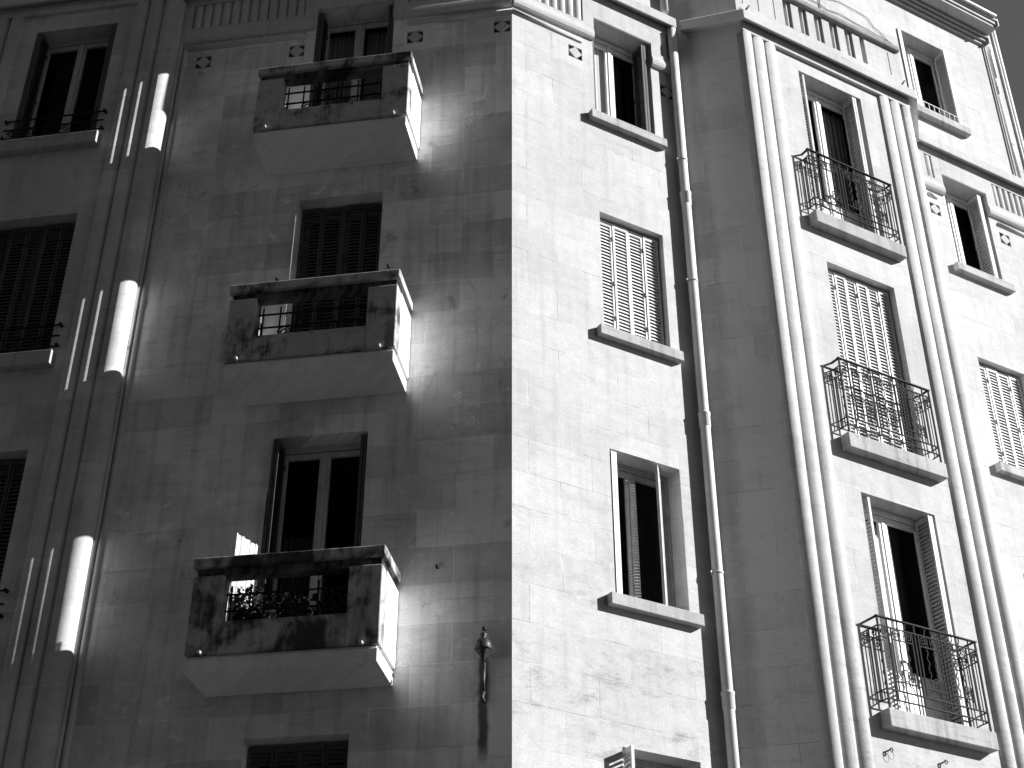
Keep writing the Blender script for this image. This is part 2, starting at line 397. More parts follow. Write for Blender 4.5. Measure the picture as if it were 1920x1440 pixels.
# far sides, back and roof so that no light leaks in
mb = MB()
a, b_, c, d_ = FL.w(9, 0, 0).xy, FL.w(0, 0, 0).xy, FR.w(9, 0, 0).xy, None
c = FR.w(9.165, -.121, 0).xy
FE = Frame(c, R(25.5), 1)
e1 = FE.w(9, 0, 0).xy
q = [a, (a.x + 2, a.y + 16), (e1.x, e1.y)]
pts = [a, Vector((a.x + 1, a.y + 14)), e1, c]
FW = Frame((0, 0), R(90), 1)                 # plain world frame: t=x, dep=-y
def wpt(p, z): return (p[0], -p[1], z)
for p, r_ in zip(pts, pts[1:]): mb.face(FW, [wpt(p, 0), wpt(r_, 0), wpt(r_, 18.9), wpt(p, 18.9)])
mb.build('wall', S_R, bld)
mb = MB(); mb.face(FW, [wpt(p, 18.9) for p in (a, b_, c, e1, pts[1])]); mb.build('roof', ROOFM, bld)

# corner bead along the reveal of two street windows (catches the sun)
for z0, z1 in ((LINT + H - 2.3, LINT + H - .2), (LINT - 2.3, LINT - .62)):
    mb = MB(); mb.box(FL, 2.418, 2.430, -.01, .028, z0, z1); mb.build('corner_bead', ZINC, bld)

# ------------------------------------------------------------------ carved trim
CORN = [(0, 15.725), (.04, 15.722), (.085, 15.70), (.12, 15.665), (.128, 15.65), (.15, 15.65), (.15, 15.80), (.14, 15.82), (0, 15.90)]
def cornice(f, dep, t0, t1, m0, m1, mat):
    mb = MB(); mb.prism(f, [(dep + d, z) for d, z in CORN] if dep else CORN, t0, t1, m0, m1); return mb.build('cornice', mat, bld, bevel=.006)
cornice(FL, 0, 0, 4.14, .356, 0, S_ML)
mb = MB(); mb.prism(FR, CORN, 0, 2.36, .356, 0); mb.build('cornice', S_M, bld, bevel=.012)
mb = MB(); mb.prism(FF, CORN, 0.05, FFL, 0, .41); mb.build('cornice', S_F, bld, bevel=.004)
def shifted(f, dep): return f.sub(0, dep, 0)
FB = shifted(FR, BD)
mb = MB(); mb.prism(FB, CORN, 3.06, 5.88, .41, .41); mb.build('cornice', S_M, bld, bevel=.006)
mb = MB(); mb.prism(FG, CORN, 0, FGL, .41, 0); mb.build('cornice', S_M, bld)
mb = MB(); mb.prism(FR, CORN, 6.4, 9.0, 0, .3); mb.build('cornice', S_M, bld, bevel=.006)
FLB = shifted(FL, LD)
mb = MB(); mb.prism(FLB, CORN, 4.15, 6.75); mb.build('cornice', S_ML, bld, bevel=.006)

# frieze: proud block with a heavy roll below and reeds let into it
FB_LOW = [(0, 14.895), (.03, 14.90), (.052, 14.925), (.062, 14.965), (.060, 15.01), (.050, 15.05), (.045, 15.08), (.045, 15.13), (0, 15.13)]
def frieze(f, t0, t1, reeds, mat, win=None, m0=0):
    """t0..t1 extent, reeds=list of (ta,tb,n)"""
    mb = MB()
    mb.prism(f, FB_LOW, t0, t1, m0, 0)
    mb.box(f, t0, t1, 0.001, .045, 15.55, 15.699)
    s0 = t0
    for ta, tb, n in sorted(reeds):
        if ta > s0: mb.box(f, s0, ta, .001, .045, 15.13, 15.55)
        w = (tb - ta) / n
        for k in range(n):
            tc = ta + w * (k + .5); r = w * .5
            mb.roll(f, tc, .048 - r, r * .985, 15.132, 15.535, 14, -90, 90, cap=False)
            A = [R(-90 + 180 * q / 14) for q in range(15)]
            mb.face(f, [(tc + r * .985 * math.sin(x), .048 - r + r * .985 * math.cos(x), 15.535) for x in A])
        s0 = tb
    if s0 < t1: mb.box(f, s0, t1, .001, .045, 15.13, 15.55)
    return mb.build('frieze', mat, bld, bevel=.006)
frieze(FL, 2.415, 4.14, [(2.56, 4.02, 12)], S_ML)
frieze(FL, 0, 1.445, [(.06, 1.27, 10)], S_ML)
frieze(FR, 0, 1.14, [(.06, .985, 8)], S_M)
frieze(FR, 2.005, 2.34, [(2.16, 2.285, 1)], S_M)
frieze(FR, 6.5, 6.965, [(6.68, 6.81, 1)], S_M)
frieze(FR, 7.815, 9.0, [(7.985, 8.91, 8)], S_M)
for f, a, b_, m, zl in ((FL, 1.445, 2.415, S_ML, 15.22), (FR, 1.14, 2.005, S_M, 15.265), (FR, 6.965, 7.815, S_M, 15.265)):
    mb = MB(); mb.prism(f, [(.002, zl), (.03, zl + .002), (.043, zl + .015), (.045, zl + .03), (.045, 15.699), (.002, 15.699)], a, b_); mb.build('lintel', m, bld)
# frame mouldings under the frieze and the diamonds
mb = MB(); mb.hroll(FL, 0, 14.808, .034, 2.54, 4.06); mb.roll(FL, 4.06, 0, .032, .2, 14.83, 12, -90, 90); mb.build('frame_moulding', S_ML, bld)
mb = MB(); mb.hroll(FL, 0, 14.808, .034, 0, 1.27); mb.build('frame_moulding', S_ML, bld)
for a, b_ in ((0, .975), (7.985, 9), (6.66, 6.81)):
    mb = MB(); mb.hroll(FR, 0, 14.808, .034, a, b_); mb.build('frame_moulding', S_M, bld)
def diamonds(f, ts, mat, zc=14.575):
    for t in ts:
        mb = MB(); P = [(t, zc - .093), (t + .093, zc), (t, zc + .093), (t - .093, zc)]
        mb.face(f, [(a, .003, z) for a, z in P])
        for k in range(4):
            (a, z), (b, y) = P[k], P[(k + 1) % 4]; mb.face(f, [(a, .003, z), (b, .003, y), (b, -.031, y), (a, -.031, z)])
        dm = mb.build('diamond_ornament', mat, bld)
        mb = MB(); mb.face(f, [(t - .096, -.027, zc - .096), (t + .096, -.027, zc - .096), (t + .096, -.027, zc + .096), (t - .096, -.027, zc + .096)]); mb.build('recess_panel', RECESS_DARK, dm)
diamonds(FL, dL_, S_ML); diamonds(FR, dR_ + dG_, S_M)

# reeded corner columns
def columns(f, spec, ztop, mat):
    for tc, dc, r in spec:
        mb = MB(); mb.roll(f, tc, dc, r, 0, ztop, 72); mb.build('half_column', mat, bld)
Bd = BD + .062 - .105
Be = BD + .056 - .128
columns(FR, [(3.118, Bd, .105), (3.307, Be, .128), (3.500, Be, .128), (5.437, Be, .128), (5.630, Be, .128), (5.822, Bd, .105)], 15.535, S_B)
columns(FL, [(4.635, .2468 - .1, .1), (4.452, .2415 - .1, .1), (4.243, .2355 - .128, .128), (4.125, .02, .03)], 15.535, S_LL)
columns(FL, [(6.30, .145, .1), (6.49, .145, .1)], 15.535, S_LL)
mb = MB(); mb.box(FB, 3.045, 5.895, 0, .05, 15.54, 15.70); mb.build('band', S_B, bld, bevel=.005)
mb = MB(); mb.box(FLB, 4.16, 6.6, 0, .045, 15.54, 15.70); mb.build('band', S_LL, bld, bevel=.005)

# ------------------------------------------------------------------ attic: balustrade over the bay, eaves, corner strip
mb = MB()
mb.box(FB, 3.02, 3.85, -.14, 0.0, 15.9, 16.62); mb.box(FB, 5.345, 5.92, -.14, 0.0, 15.9, 16.62)
for k in range(6):
    o0 = 3.85 + .2695 * k; o1 = o0 + .085
    n0 = 3.85 + .2695 * (k + 1) if k < 5 else 5.345
    if n0 - o1 > .1:
        mb.box(FB, o1, o1 + .055, -.14, -.03, 16.1, 16.62); mb.box(FB, o1 + .055, n0, -.14, 0.0, 16.1, 16.62)
    else: mb.box(FB, o1, n0, -.14, 0.0, 16.1, 16.62)
mb.box(FB, 3.85, 5.345, -.14, .001, 15.9, 16.1)
bal = mb.build('balustrade', S_M, bld, bevel=.005)
SHADOW_STRIP = plain('shadow_strip_black', .03, .9)  # flat near-black strips paint the thin shadow along each recess edge
for t in (3.145, 3.415, 3.69, 5.714):
    mb = MB(); mb.box(FB, t - .012, t, -.002, .002, 16.12, 16.55); mb.build('shadow_strip', SHADOW_STRIP, bal)
mb = MB(); mb.prism(FB, [(-.18, 16.62), (.05, 16.62), (.06, 16.64), (.06, 16.70), (.03, 16.735), (-.18, 16.745)], 3.0, 5.90)
mb.build('coping', stone('rail_stone', .24, 14, dirt=.9, brick=False, vary=.2), bal, bevel=.006)
mb = MB(); mb.face(FR, [(2.485, 0, 16.0), (3.06, BD, 16.0), (5.88, BD, 16.0), (6.455, 0, 16.0)]); mb.build('terrace', S_SILL, bld)
# eaves with stacked mouldings
EAV = [(0, 18.68), (.045, 18.682), (.045, 18.71), (.02, 18.712), (.02, 18.735), (.085, 18.737), (.085, 18.765), (.05, 18.767), (.05, 18.79), (.125, 18.792), (.125, 18.82), (.09, 18.822), (.09, 18.845), (.30, 18.85), (.30, 18.89), (.275, 18.892), (.275, 18.90), (.325, 18.902), (.325, 18.95), (.30, 18.952), (.30, 18.965), (.35, 18.967), (.35, 19.0), (0, 19.02)]
mb = MB(); mb.prism(FR, EAV, 0, 8.655, .356, 0); mb.build('eave', S_M, bld)
mb = MB(); mb.box(FR, 8.657, 8.672, -.12, .352, 18.86, 19.02); mb.box(FR, 8.657, 8.672, -.12, .12, 18.70, 18.859); mb.build('eave_end', ZINC, bld)
mb = MB(); mb.prism(FL, EAV, 0, 9, .356, 0); mb.build('eave', S_ML, bld)
mb = MB(); mb.prism(FR, [(.345, 19.0), (.40, 19.0), (.405, 19.03), (.0, 19.06)], 0, 8.6, .356, 0); mb.build('gutter', ZINC, bld)
mb = MB(); mb.box(FR, 8.60, 8.612, .001, .018, 15.95, 18.68); mb.box(FR, 8.635, 8.658, .001, .028, 15.95, 18.68)
mb.build('vertical_moulding', S_M, bld)
mb = MB(); mb.box(FR, 9.075, 9.092, -.119, -.09, 15.92, 19.46); mb.box(FR, 9.135, 9.168, -.119, -.085, 15.92, 19.48); mb.build('corner_flashing', ZINC, bld)

# ------------------------------------------------------------------ windows, shutters
def leaf(f, t, dep, ang, w, z0, z1, mat, parent, louvre=True, pitch=.046):
    s = f.sub(t, dep, ang); mb = MB(); st = .024; th = .014
    mb.box(s, 0, st, -th, th, z0, z1); mb.box(s, w - st, w, -th, th, z0, z1)
    mb.box(s, st, w - st, -th, th, z0, z0 + .06); mb.box(s, st, w - st, -th, th, z1 - .05, z1)
    z = z0 + .062
    while z < z1 - .055:
        mb.hexa(s, [(st, .013, z), (w - st, .013, z), (w - st, .008, z - .003), (st, .008, z - .003),
                    (st, -.006, z + .034), (w - st, -.006, z + .034), (w - st, -.011, z + .031), (st, -.011, z + .031)])
        z += pitch
    for zz in (z0 + .25, z0 + (z1 - z0) * .45, z1 - .25): mb.box(s, -.008, .012, th, th + .012, zz, zz + .06)
    return mb.build('shutter', mat, parent)

def window(f, w, dep, frame_m, shutters=None, curtain=None, split=.5, name='window', bars=0, transom=0):
    """frame in the opening, two casements each with its pane, a dark room behind"""
    t0, t1, z0, z1 = w; fd = dep - REC
    mb = MB()
    for a, b in ((t0, t0 + .035), (t1 - .035, t1)): mb.box(f, a, b, fd - .05, fd + .02, z0, z1)
    mb.box(f, t0 + .035, t1 - .035, fd - .05, fd + .02, z1 - .055, z1); mb.box(f, t0 + .035, t1 - .035, fd - .05, fd + .02, z0, z0 + .05)
    mb.box(f, t0 + .035, t1 - .035, fd + .02, fd + .032, z1 - .075, z1 - .05)
    win = mb.build(name, frame_m, bld, bevel=.004)
    tm = t0 + (t1 - t0) * split
    for a, b, s in ((t0 + .037, tm - .001, 1), (tm + .001, t1 - .037, -1)):
        mb = MB(); za, zb = z0 + .052, z1 - .077; k = .055
        mb.box(f, a, a + k, fd - .03, fd + .012, za, zb); mb.box(f, b - k, b, fd - .03, fd + .012, za, zb)
        mb.box(f, a + k, b - k, fd - .03, fd + .012, zb - .06, zb)
        if z1 - z0 > 2: mb.box(f, a + k, b - k, fd - .03, fd + .005, za, za + .55)
        else: mb.box(f, a + k, b - k, fd - .03, fd + .012, za, za + .07)
        if s == 1: mb.box(f, b - .022, b + .024, fd + .012, fd + .024, za, zb)
        c = mb.build('casement', frame_m, win, bevel=.003)
        g = MB(); zs = za + (.55 if z1 - z0 > 2 else .07)
        g.face(f, [(a + k, fd - .012, zs), (b - k, fd - .012, zs), (b - k, fd - .012, zb - .06), (a + k, fd - .012, zb - .06)])
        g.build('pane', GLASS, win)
    mb = MB(); e = fd - 1.4
    P = [(t0 - .3, z0 - .1), (t1 + .3, z0 - .1), (t1 + .3, z1 + .1), (t0 - .3, z1 + .1)]
    for i in range(4):
        (a, y), (b, x) = P[i], P[(i + 1) % 4]; mb.face(f, [(a, fd - .052, y), (b, fd - .052, x), (b, e, x), (a, e, y)])
    mb.face(f, [(a, e, y) for a, y in P])
    # ring that closes the room against the frame
    mb.face(f, [(t0 - .3, fd - .051, z0 - .1), (t0 + .001, fd - .051, z0 - .1), (t0 + .001, fd - .051, z1 + .1), (t0 - .3, fd - .051, z1 + .1)])
    mb.face(f, [(t1 - .001, fd - .051, z0 - .1), (t1 + .3, fd - .051, z0 - .1), (t1 + .3, fd - .051, z1 + .1), (t1 - .001, fd - .051, z1 + .1)])
    mb.face(f, [(t0, fd - .051, z1 - .001), (t1, fd - .051, z1 - .001), (t1, fd - .051, z1 + .1), (t0, fd - .051, z1 + .1)])
    mb.face(f, [(t0, fd - .051, z0 - .1), (t1, fd - .051, z0 - .1), (t1, fd - .051, z0 + .001), (t0, fd - .051, z0 + .001)])
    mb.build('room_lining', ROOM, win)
    return win

def closed_shutters(f, w, dep, n, mat, win, back=.10):
    t0, t1, z0, z1 = w; lw = (t1 - t0 - .03) / n
    for k in range(n): leaf(f, t0 + .015 + k * lw, dep - back + (.006 if k % 2 else -.004), 0, lw - .004, z0 + .015, z1 - .03, mat, win)

def open_stack(f, w, dep, side, mat, win, n=2, out=.0, wd=.20, tilt=0, off=.025):
    """leaves folded back against a reveal, square to the wall"""
    t0, t1, z0, z1 = w
    for k in range(n):
        if side == 0: leaf(f, t0 + off + k * .036, dep + out - wd, R(90 + tilt), wd, z0 + .015, z1 - .03, mat, win)
        else: leaf(f, t1 - off - k * .036, dep + out - wd, R(90 - tilt), wd, z0 + .015, z1 - .03, mat, win)

def sill(f, w, dep, win, t_over=.105, d=.09, h=.12, mat=None):
    mb = MB(); t0, t1, z0, _ = w
    mb.box(f, t0 - t_over, t1 + t_over, dep - .0, dep + d, z0 - h, z0 + .002)
    mb.box(f, t0 + .001, t1 - .001, dep - REC + .02, dep - .0, z0 - .06, z0 + .004)
    return mb.build('sill', mat or S_SILL, win, bevel=.006)

def fold_curtain(f, t0, t1, dep, z0, z1, mat, label, amp=.02, pitch=.06):
    mb = MB(); n = int((t1 - t0) / pitch * 8); pts = []
    ph = random.random() * 6
    for k in range(n + 1):
        t = t0 + (t1 - t0) * k / n
        pts.append((t, dep + amp * math.sin(2 * math.pi * t / pitch + ph + .7 * math.sin(t * 23))))
    for p, q in zip(pts, pts[1:]):
        mb.face(f, [(*p, z0), (*q, z0), (*q, z1), (*p, z1)], True)
        mb.face(f, [(p[0], p[1] - .004, z0), (q[0], q[1] - .004, z0), (q[0], q[1] - .004, z1), (p[0], p[1] - .004, z1)], True)
    o = mb.build('curtain', mat, None, at=f.w((t0 + t1) / 2, dep, z0)); tag(o, label, 'curtain'); return o

# street facade: tall french windows behind the stone balconies
w = winL[3]; x = window(FL, w, 0, WOOD_S); open_stack(FL, w, 0, 1, SH_D, x, 2, -.01); open_stack(FL, w, 0, 0, SH_D, x, 2, -.01)
fold_curtain(FL, 1.50, 1.86, -.36, w[2], w[3] - .1, CURT_G, 'net curtain in the right pane of the window over the uppermost stone balcony')
fold_curtain(FL, 1.99, 2.36, -.36, w[2], w[3] - .1, CURT_G, 'net curtain in the left pane of the window over the uppermost stone balcony')
w = winL[2]; x = window(FL, w, 0, WOOD_D); closed_shutters(FL, w, 0, 4, SH_D, x, .17)
w = winL[1]; x = window(FL, w, 0, WOOD_S); open_stack(FL, w, 0, 1, SH_D, x, 2, .035, .22); open_stack(FL, w, 0, 0, SH_D, x, 2, -.02)
fold_curtain(FL, 1.99, 2.36, -.36, w[2], w[3] - .95, CURT_D, 'dark curtain behind the left pane above the balcony with the cane screen')
w = winL[0]; x = window(FL, w, 0, WOOD_D); closed_shutters(FL, w, 0, 4, SH_D, x, .17)
# side bay windows on the far left
w = winLL[3]; x = window(FL, w, LD, WOOD_S); open_stack(FL, w, LD, 0, SH_D, x, 2, .0); open_stack(FL, w, LD, 1, SH_D, x, 2, .0)
sill(FL, w, LD, x, .085, .10, .17)
guards = [(w, x)]
for k in (2, 1):
    w = winLL[k]; w = (w[0], w[1], 10.26 - (2 - k) * H, w[3]); x = window(FL, (w[0], w[1], w[2], w[3]), LD, WOOD_D); closed_shutters(FL, w, LD, 5, SH_D, x, .15)
    sill(FL, w, LD, x, .085, .10, .17); guards.append((w, x))
w = winLL[0]; x = window(FL, w, LD, WOOD_D); sill(FL, w, LD, x, .085, .10, .17)
# chamfer facade, narrow windows
w = winR[3]; x = window(FR, w, 0, WOOD_W, split=.455); sill(FR, w, 0, x); open_stack(FR, w, 0, 1, SH_D, x, 2, -.0, .2, 0, .075); open_stack(FR, w, 0, 0, SH_D, x, 1, -.01, .2, 0, .015)
w = winR[2]; x = window(FR, w, 0, WOOD_D); closed_shutters(FR, w, 0, 4, SH_W, x, .10); sill(FR, w, 0, x)
w = winR[1]; x = window(FR, w, 0, WOOD_D, split=.455); sill(FR, w, 0, x)
open_stack(FR, w, 0, 0, SH_W, x, 2, .01, .2); leaf(FR, 1.834, -.137, R(132), .2, w[2] + .015, w[3] - .03, SH_W, x, pitch=.0335)
w = winR[0]; x = window(FR, w, 0, WOOD_D, split=.455); sill(FR, w, 0, x); leaf(FR, 1.19, -.10, R(100), .26, w[2] + .015, w[3] - .03, SH_W, x)
fold_curtain(FR, 1.18, 1.52, -.275, 13.7, 15.2, CURT_W, 'pale blind behind the narrow left pane of the top window beside the drainpipe', .004, .1)
# the same windows beyond the bay
w = winG[3]; x = window(FR, w, 0, WOOD_W, split=.455); sill(FR, w, 0, x); open_stack(FR, w, 0, 1, SH_G, x, 2, -.0, .2, 0, .09); open_stack(FR, w, 0, 0, SH_W, x, 1, -.01, .18, 0, .015)
w = winG[2]; x = window(FR, w, 0, WOOD_D); closed_shutters(FR, w, 0, 4, SH_W, x, .10); sill(FR, w, 0, x)
for k in (1, 0):
    w = winG[k]; x = window(FR, w, 0, WOOD_D); sill(FR, w, 0, x)
w = winA; x = window(FR, w, 0, WOOD_W, split=.455); sill(FR, w, 0, x, .04, .10, .13); open_stack(FR, w, 0, 1, SH_W, x, 2, .02, .2); open_stack(FR, w, 0, 0, SH_W, x, 2, .02, .2, 0, .012)
gm = MB(); za = 16.64; gm.tube(FR, [(6.66, .05, za), (7.72, .05, za)], .007, 4)
for k in range(9): gm.tube(FR, [(6.80 + k * .10, .05, 16.44), (6.80 + k * .10, .05, za)], .005, 4)
gm.build('guard_wire', WOOD_W, x)
# bay french windows
wb = []
w = winB[3]; x = window(FR, w, BD, WOOD_W, split=.45); open_stack(FR, w, BD, 1, SH_G, x, 2, .0, .2, 0, .10); open_stack(FR, w, BD, 0, SH_G, x, 1, -.01, .2, 0, .085); wb.append((w, x))
fold_curtain(FR, 4.46, 4.95, BD - .36, w[2], w[3] - .1, CURT_G, 'grey pleated curtain in the right pane of the uppermost bay window', .022, .07)
fold_curtain(FR, 4.02, 4.30, BD - .36, w[2], w[3] - .1, CURT_W, 'pale net curtain in the left pane of the uppermost bay window', .012, .09)
w = winB[2]; x = window(FR, w, BD, WOOD_D); closed_shutters(FR, w, BD, 6, SH_W, x, .11); wb.append((w, x))
w = winB[1]; x = window(FR, w, BD, WOOD_W, split=.45); open_stack(FR, w, BD, 1, SH_G, x, 2, .0, .2, 0, .055); open_stack(FR, w, BD, 0, SH_G, x, 1, -.01, .2, 0, .11); wb.append((w, x))
fold_curtain(FR, 4.0, 4.62, BD - .34, w[2], w[3] - .1, CURT_W, 'white net curtain drawn half across the lowest bay window', .012, .09)
w = winB[0]; x = window(FR, w, BD, WOOD_D)

# ------------------------------------------------------------------ wrought iron
def spiral(f, t, z, dep, r, turns=1.6, flip=1, n=22, start=0):
    return [(t + flip * (r * (1 - .82 * k / n)) * math.cos(start + 2 * math.pi * turns * k / n), dep, z + (r * (1 - .82 * k / n)) * math.sin(start + 2 * math.pi * turns * k / n)) for k in range(n + 1)]

def bay_balcony(zs, win, k):
    """slab with an iron balustrade in three panels"""
    f = FR; d0, d1 = BD, BD + .13; df = BD + .118
    mb = MB(); mb.box(f, 3.775, 5.195, d0, d1, zs - .185, zs)
    b = mb.build('balcony', S_SILL, bld, bevel=.008)
    Z = lambda h: zs + h
    mb = MB()
    t0, t1 = 3.80, 5.135
    # rails
    for h, r in ((.865, .008), (.20, .009), (.10, .009)): mb.tube(f, [(t0, df, Z(h)), (t1, df, Z(h))], r, 4)
    for tt in (t0, t1):
        mb.tube(f, [(tt, df, zs - .01), (tt, df, Z(.955))], .012, 4)
        mb.tube(f, [(tt, d0 - .01, Z(.955 - .0)), (tt, d0 - .01, Z(0.0))], .011, 4)
        for h in (.865, .20, .10): mb.tube(f, [(tt, df, Z(h)), (tt, d0 - .02, Z(h))], .008, 4)
        for dd in (.04, .075): mb.tube(f, [(tt, d0 + dd, Z(.10)), (tt, d0 + dd, Z(.865))], .006, 4)
    vert = [3.924, 3.965, 4.24, 4.285, 4.33, 4.60, 4.645, 4.69, 4.985, 5.03]
    for t in vert: mb.tube(f, [(t, df, Z(.10 if t in (3.924, 4.285, 4.645, 5.03) else .20)), (t, df, Z(.955 if t in (3.924, 4.285, 4.645, 5.03) else .865))], .009, 4)
    mb.build('railing', IRON, b)
    mb = MB(); mb.box(f, t0 - .02, t1 + .02, df - .015, df + .015, Z(.955), Z(.968))
    for tt in (t0, t1): mb.box(f, tt - .013, tt + .013, d0 - .02, df - .015, Z(.955), Z(.968))
    mb.build('handrail', IRON, b)
    mb = MB()
    for a, c in ((3.965, 4.24), (4.33, 4.60), (4.69, 4.985)):
        mb.tube(f, [(a, df, Z(.745)), (c, df, Z(.745))], .007, 4); mb.tube(f, [(a, df, Z(.30)), (c, df, Z(.30))], .007, 4)
        mb.tube(f, spiral(f, a + .055, Z(.805), df, .05, 1.6, 1), .006, 4); mb.tube(f, spiral(f, c - .055, Z(.805), df, .05, 1.6, -1), .006, 4)
        for tt in (a + .115, c - .115): mb.tube(f, [(tt, df, Z(.745)), (tt, df, Z(.865))], .005, 4)
        mt = (a + c) / 2
        for s in (-.045, .055):
            mb.tube(f, [(mt + s + .011 * math.sin(q * 1.05), df, Z(.955 - q * .0195)) for q in range(40 if s > 0 else 34)], .006, 4)
        mb.tube(f, spiral(f, c - .075, Z(.36), df, .048, 1.8, -1), .006, 4)
        for tt in (c - .13, c - .02): mb.tube(f, [(tt, df, Z(.27)), (tt, df, Z(.42))], .006, 4)
        mb.tube(f, [(c - .13, df, Z(.42)), (c - .02, df, Z(.42))], .006, 4)
        for tt in (a + .06, a + .10): mb.tube(f, [(tt, df, Z(.27)), (tt, df, Z(.30))], .006, 4)
    for a, c in ((t0, 3.924), (5.03, t1)):
        mb.tube(f, [(a, df, Z(.745)), (c, df, Z(.745))], .007, 4); mb.tube(f, spiral(f, (a + c) / 2, Z(.805), df, .046, 1.6, 1), .006, 4)
    for tt in (t0, t1):
        s = f.sub(tt, d0, R(90)); mb.tube(s, [(0, 0, Z(.745)), (.118, 0, Z(.745))], .007, 4); mb.tube(s, spiral(s, .06, Z(.805), 0, .046, 1.6, 1), .006, 4)
    mb.build('scroll_work', IRON, b)
for k, zs in enumerate((12.835, 9.735, 6.635)): bay_balcony(zs, wb[k][1], k)

# low guards across the side-bay windows
for (w, x) in guards:
    f = FL; t0, t1, z0, _ = w; dp = LD + .03
    mb = MB()
    for h in (.36, .22, .08): mb.tube(f, [(t0 - .10, dp, z0 + h), (t1 + .10, dp, z0 + h)], .011, 4)
    for tt in (t0 - .09, t1 + .09):
        mb.tube(f, [(tt, LD - .01, z0 + .36), (tt, dp + .02, z0 + .36)], .02, 6); mb.tube(f, [(tt, LD - .01, z0 + .10), (tt, dp + .02, z0 + .10)], .018, 6)
    for tt in [t0 + .08 + k * (t1 - t0 - .16) / 4 for k in range(5)]:
        mb.tube(f, [(tt, dp, z0 + .02), (tt, dp, z0 + .36)], .007, 4)
        mb.tube(f, spiral(f, tt + .07, z0 + .15, dp, .055, 1.6), .006, 4)
    mb.build('window_guard', IRON, x)

# ------------------------------------------------------------------ stone balconies on the street facade
def stone_balcony(zc, mat, k):
    f = FL; ta, tb = 1.045, 2.835; Z = zc                  # zc = top of coping
    mb = MB()
    # parapet: two piers, apron and solid sides
    mb.box(f, 1.065, 1.37, .45, .605, Z - .94, Z - .185); mb.box(f, 2.525, 2.815, .45, .605, Z - .94, Z - .185)
    mb.box(f, 1.37, 2.525, .451, .603, Z - .94, Z - .705)
    mb.hexa(f, [(1.37, .47, Z - .705), (2.525, .47, Z - .705), (2.525, .603, Z - .705), (1.37, .603, Z - .705), (1.37, .47, Z - .60), (2.525, .47, Z - .60), (2.525, .52, Z - .60), (1.37, .52, Z - .60)])
    b = mb.build('balcony', mat, bld, bevel=.01)
    for t0, t1 in ((1.058, 1.20), (2.68, 2.822)):
        mb = MB(); mb.box(f, t0, t1, .0, .449, Z - .94, Z - .185); mb.build('side_panel', mat if t0 > 2 else C_SIDE, b, bevel=.006)
    # recessed course below the coping
    mb = MB(); mb.box(f, 1.085, 2.795, .45, .565, Z - .184, Z - .101); mb.box(f, 1.085, 1.2, 0, .449, Z - .184, Z - .101); mb.box(f, 2.68, 2.795, 0, .449, Z - .184, Z - .101)
    mb.build('parapet_course', C_COURSE, b)
    mb = MB(); mb.box(f, ta, tb, .44, .615, Z - .10, Z); mb.box(f, ta, 1.21, 0, .4395, Z - .10, Z); mb.box(f, 2.67, tb, 0, .4395, Z - .10, Z)
    mb.build('coping', mat, b, bevel=.012)
    mb = MB(); mb.box(f, 1.09, 2.79, 0, .565, Z - .965, Z - .941); mb.box(f, 1.075, 2.805, 0, .58, Z - 1.10, Z - .966)
    mb.build('floor_slab', C_SOF if k else C_SOF, b, bevel=.01)
    # iron grille in the opening
    mb = MB(); dg = .50
    for h in (.64, .50, .34): mb.tube(f, [(1.37, dg, Z - h), (2.525, dg, Z - h)], .011, 4)
    vs = [1.40, 1.62, 1.67, 1.86, 1.91, 2.12, 2.17, 2.30, 2.48]
    for t in vs: mb.tube(f, [(t, dg, Z - .70), (t, dg, Z - .255)], .009, 4)
    for t, h in ((1.75, .57), (2.03, .42), (2.24, .57)):
        mb.tube(f, spiral(f, t, Z - h, dg, .075, 1.9, 1), .008, 4)
    mb.build('grille', IRON, b)
    for t in (1.215, 2.665):
        mb = MB(); mb.tube(f, [(t, .55, Z - .925), (t - .0, .66, Z - .935)], .016, 8); mb.build('drain_spout', LEAD, b)
    return b
for k, zc in enumerate((13.70, 10.61, 7.51, 16.80)): stone_balcony(zc, C_BAL[k % 3], k)

